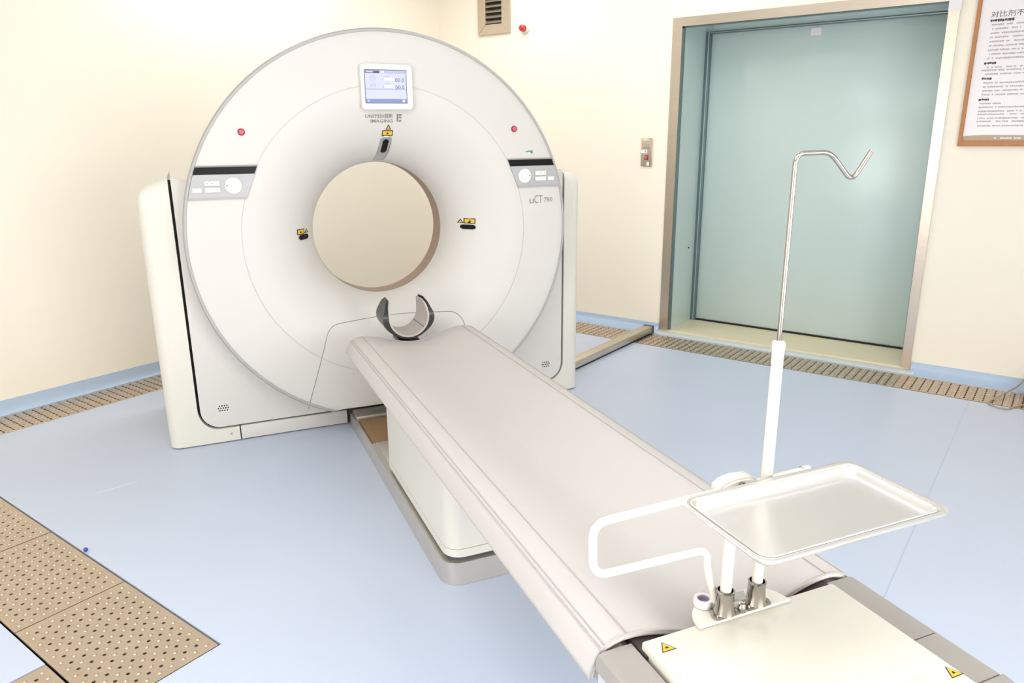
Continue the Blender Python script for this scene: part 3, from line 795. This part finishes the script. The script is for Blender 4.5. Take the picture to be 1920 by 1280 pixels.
loop = [(SX1-.006, YL, .628), (SX1-.012, YL, .655), (-.078, YL, .700), (-.083, YL, .750), (-.333, YL, .755), (-.337, YL, .862), (.150, YL, .872)]
tube('handle_tube', fillet(loop, .034, 8), .0078, 'enamel', rk, n=14)
prism('clamp', [(-.069, .870), (-.069, .880), (-.055, .889), (-.030, .893), (.004, .891), (.016, .884), (.016, .870)], 'y', YL-.014, YL+.016, 'enamel', rk, bev=.004)
lathe('clamp_screw', [(0, YL-.022), (.006, YL-.021), (.006, YL-.012)], (-.024, .882), 'chrome', rk, axis='y', n=12)
lathe('tube_end', [(.0, .158), (.009, .156), (.009, .138)], (YL, .8722), 'enamel', rk, axis='x', n=12)
box('tray_bracket', -.10, .09, .80, .996, .868, .874, 'silver', rk, bev=.002); box('tray_bracket', -.09, -.01, .996, 1.02, .868, .874, 'silver', rk)
# tray
tr = thing('instrument_tray', (.01, .88, .876), 'T', 'shallow rectangular steel instrument tray on the white stand', 'tray')
def rr2(x0, x1, y0, y1, r, n=7):
    return rrect(x0, x1, y0, y1, r, n)
loops = []
TX0, TX1, TY0, TY1 = -.196, .216, .762, .992
for inset, z, rad in ((.0, .9005, .030), (-.001, .8985, .030), (.001, .897, .029), (.010, .8985, .024), (.014, .8975, .022), (.018, .886, .020), (.022, .8785, .018), (.030, .8765, .014)):
    loops.append([(x, y, z) for x, y in rr2(TX0+inset, TX1-inset, TY0+inset, TY1-inset, rad)])
top = [(0.0, .9005, .030), (.004, .9025, .028), (.010, .9015, .025), (.0155, .8985, .022), (.0195, .8875, .019), (.024, .8805, .016), (.034, .8785, .012)]
def tray_mesh():
    bm = bmesh.new(); rings = []
    seq = [(.030, .8765, .014), (.022, .8785, .017), (.0175, .8865, .020), (.0135, .8965, .022), (.008, .8985, .026), (.001, .8975, .030), (0.0, .9000, .030), (.003, .9022, .029), (.009, .9015, .025), (.0155, .8985, .022), (.0195, .8875, .019), (.024, .8805, .016), (.034, .8785, .012)]
    for inset, z, rad in seq:
        rings.append([bm.verts.new((x, y, z)) for x, y in rr2(TX0+inset, TX1-inset, TY0+inset, TY1-inset, rad)])
    n = len(rings[0])
    for a, b in zip(rings[:-1], rings[1:]):
        for i in range(n): bm.faces.new((a[i], a[(i+1) % n], b[(i+1) % n], b[i]))
    bm.faces.new(rings[0]); bm.faces.new(rings[-1]); return bm_mesh(bm, 'pan')
link('pan', tray_mesh(), 'tray', tr, smooth=60)
tube('rim_bead', [(x, y, .9012) for x, y in rr2(TX0+.0135, TX1-.0135, TY0+.0135, TY1-.0135, .022)], .0016, 'tray', tr, n=6, closed=True)
# drip pole
iv = thing('drip_pole', (SX2, SY, .62), 'T', 'upright drip pole, white below and thin steel with a bent hook above', 'pole')
tube('lower_tube', [(SX2, SY, .640), (SX2, SY, 1.148)], .0108, 'enamel', iv, n=16)
lathe('collar', [(.0112, 1.143), (.0118, 1.146), (.0118, 1.158), (.009, 1.161), (.0045, 1.162)], (SX2, SY), 'enamel', iv, axis='z', n=18)
hook = [(SX2, SY, 1.15), (SX2, SY, 1.4905), (.104, SY, 1.4915), (.160, SY, 1.440), (.200, SY, 1.492)]
hk = fillet(hook, .019, 8)
tube('hook_rod', hk, .0044, 'chrome', iv, n=12)
# tape roll
tp = thing('tape_roll', (-.062, 1.060, .612), 'T', 'small white adhesive tape roll with lilac core beside the chrome socket', 'tape')
tc = (-.070, 1.052)
lathe('tape', [(.0125, .6125), (.0185, .6125), (.0190, .614), (.0190, .626), (.0185, .6275), (.0125, .6275)], tc, 'tape_white', tp, axis='z', n=28, closed_prof=True)
lathe('core', [(.0105, .613), (.0125, .613), (.0125, .6265), (.0105, .6265)], tc, 'tape_core', tp, axis='z', n=28, closed_prof=True)
lathe('core_base', [(0, .617), (.0106, .617), (.0106, .615), (0, .615)], tc, 'tape_core', tp, axis='z', n=20)

# ------------------------------------------------------------------ invented ceiling panels lighting the room, out of view
WHERE = ['the viewer', 'the perforated floor plates', 'the added front window', 'the back of the gantry', 'the air vent', 'the teal door', 'the corner behind the viewer', 'the added side panel']
for i, (x, y) in enumerate(ADDED_LAMPS):
    L = thing('added_ceiling_lamp', (x, y, CEIL), 'W', 'added unseen ceiling light panel above '+WHERE[i], 'ceiling lamp', group='added ceiling light panels')
    fr = [(-.62, -.32, .62, -.30), (-.62, .30, .62, .32), (-.62, -.30, -.60, .30), (.60, -.30, .62, .30)]
    for a, b, c, d in fr: box('frame', x+a, x+c, y+b, y+d, CEIL-.02, CEIL-.001, 'enamel', L)
    box('diffuser', x-.60, x+.60, y-.30, y+.30, CEIL-.008, CEIL-.001, 'added_glow', L)
    ld = bpy.data.lights.new('added_light', 'AREA'); ld.shape = 'RECTANGLE'; ld.size = 1.2; ld.size_y = .6; ld.energy = LAMP_W; ld.color = LAMP_C
    lo = bpy.data.objects.new('added_light', ld); COL.objects.link(lo); lo.parent = L; lo.location = (0, 0, -.012)

# ------------------------------------------------------------------ fill light added behind the viewer: two unseen glowing window shapes
def fill_window(name, P, x0, x1, z0, z1, wall, watts, label):
    W = thing(name, P, 'W', label, None, 'structure')
    d = .03
    if wall == 'front':
        B = lambda nm, a, b, c, e, y0, y1, m: box(nm, a, b, Y0+y0, Y0+y1, c, e, m, W)
    else:
        B = lambda nm, a, b, c, e, y0, y1, m: box(nm, X0+y0, X0+y1, a, b, c, e, m, W)
    for a, b, c, e in ((x0-.06, x1+.06, z0-.06, z0), (x0-.06, x1+.06, z1, z1+.06), (x0-.06, x0, z0, z1), (x1, x1+.06, z0, z1)):
        B('fill_frame', a, b, c, e, .001, .04, 'steel')
    B('glow_pane', x0, x1, z0, z1, .001, .008, 'added_glow')
    ld = bpy.data.lights.new('fill_light', 'AREA'); ld.shape = 'RECTANGLE'; ld.size = x1-x0; ld.size_y = z1-z0; ld.energy = watts; ld.color = LAMP_C
    lo = bpy.data.objects.new('fill_light', ld); COL.objects.link(lo); lo.parent = W
    c = Vector(((x0+x1)/2, Y0+.012, (z0+z1)/2)) if wall == 'front' else Vector((X0+.012, (x0+x1)/2, (z0+z1)/2))
    lo.location = c-Vector(P)
    lo.rotation_euler = (PI/2, 0, 0) if wall == 'front' else (PI/2, 0, -PI/2)
fill_window('fill_window_1', (.7, Y0, .5), -.7, 2.1, .55, 1.75, 'front', FILL_W[0], 'added unseen fill-light window opposite the gantry')
fill_window('fill_window_2', (X0, 1.2, .2), .4, 2.0, .3, 2.2, 'left', FILL_W[1], 'added unseen fill-light panel opposite the teal door')
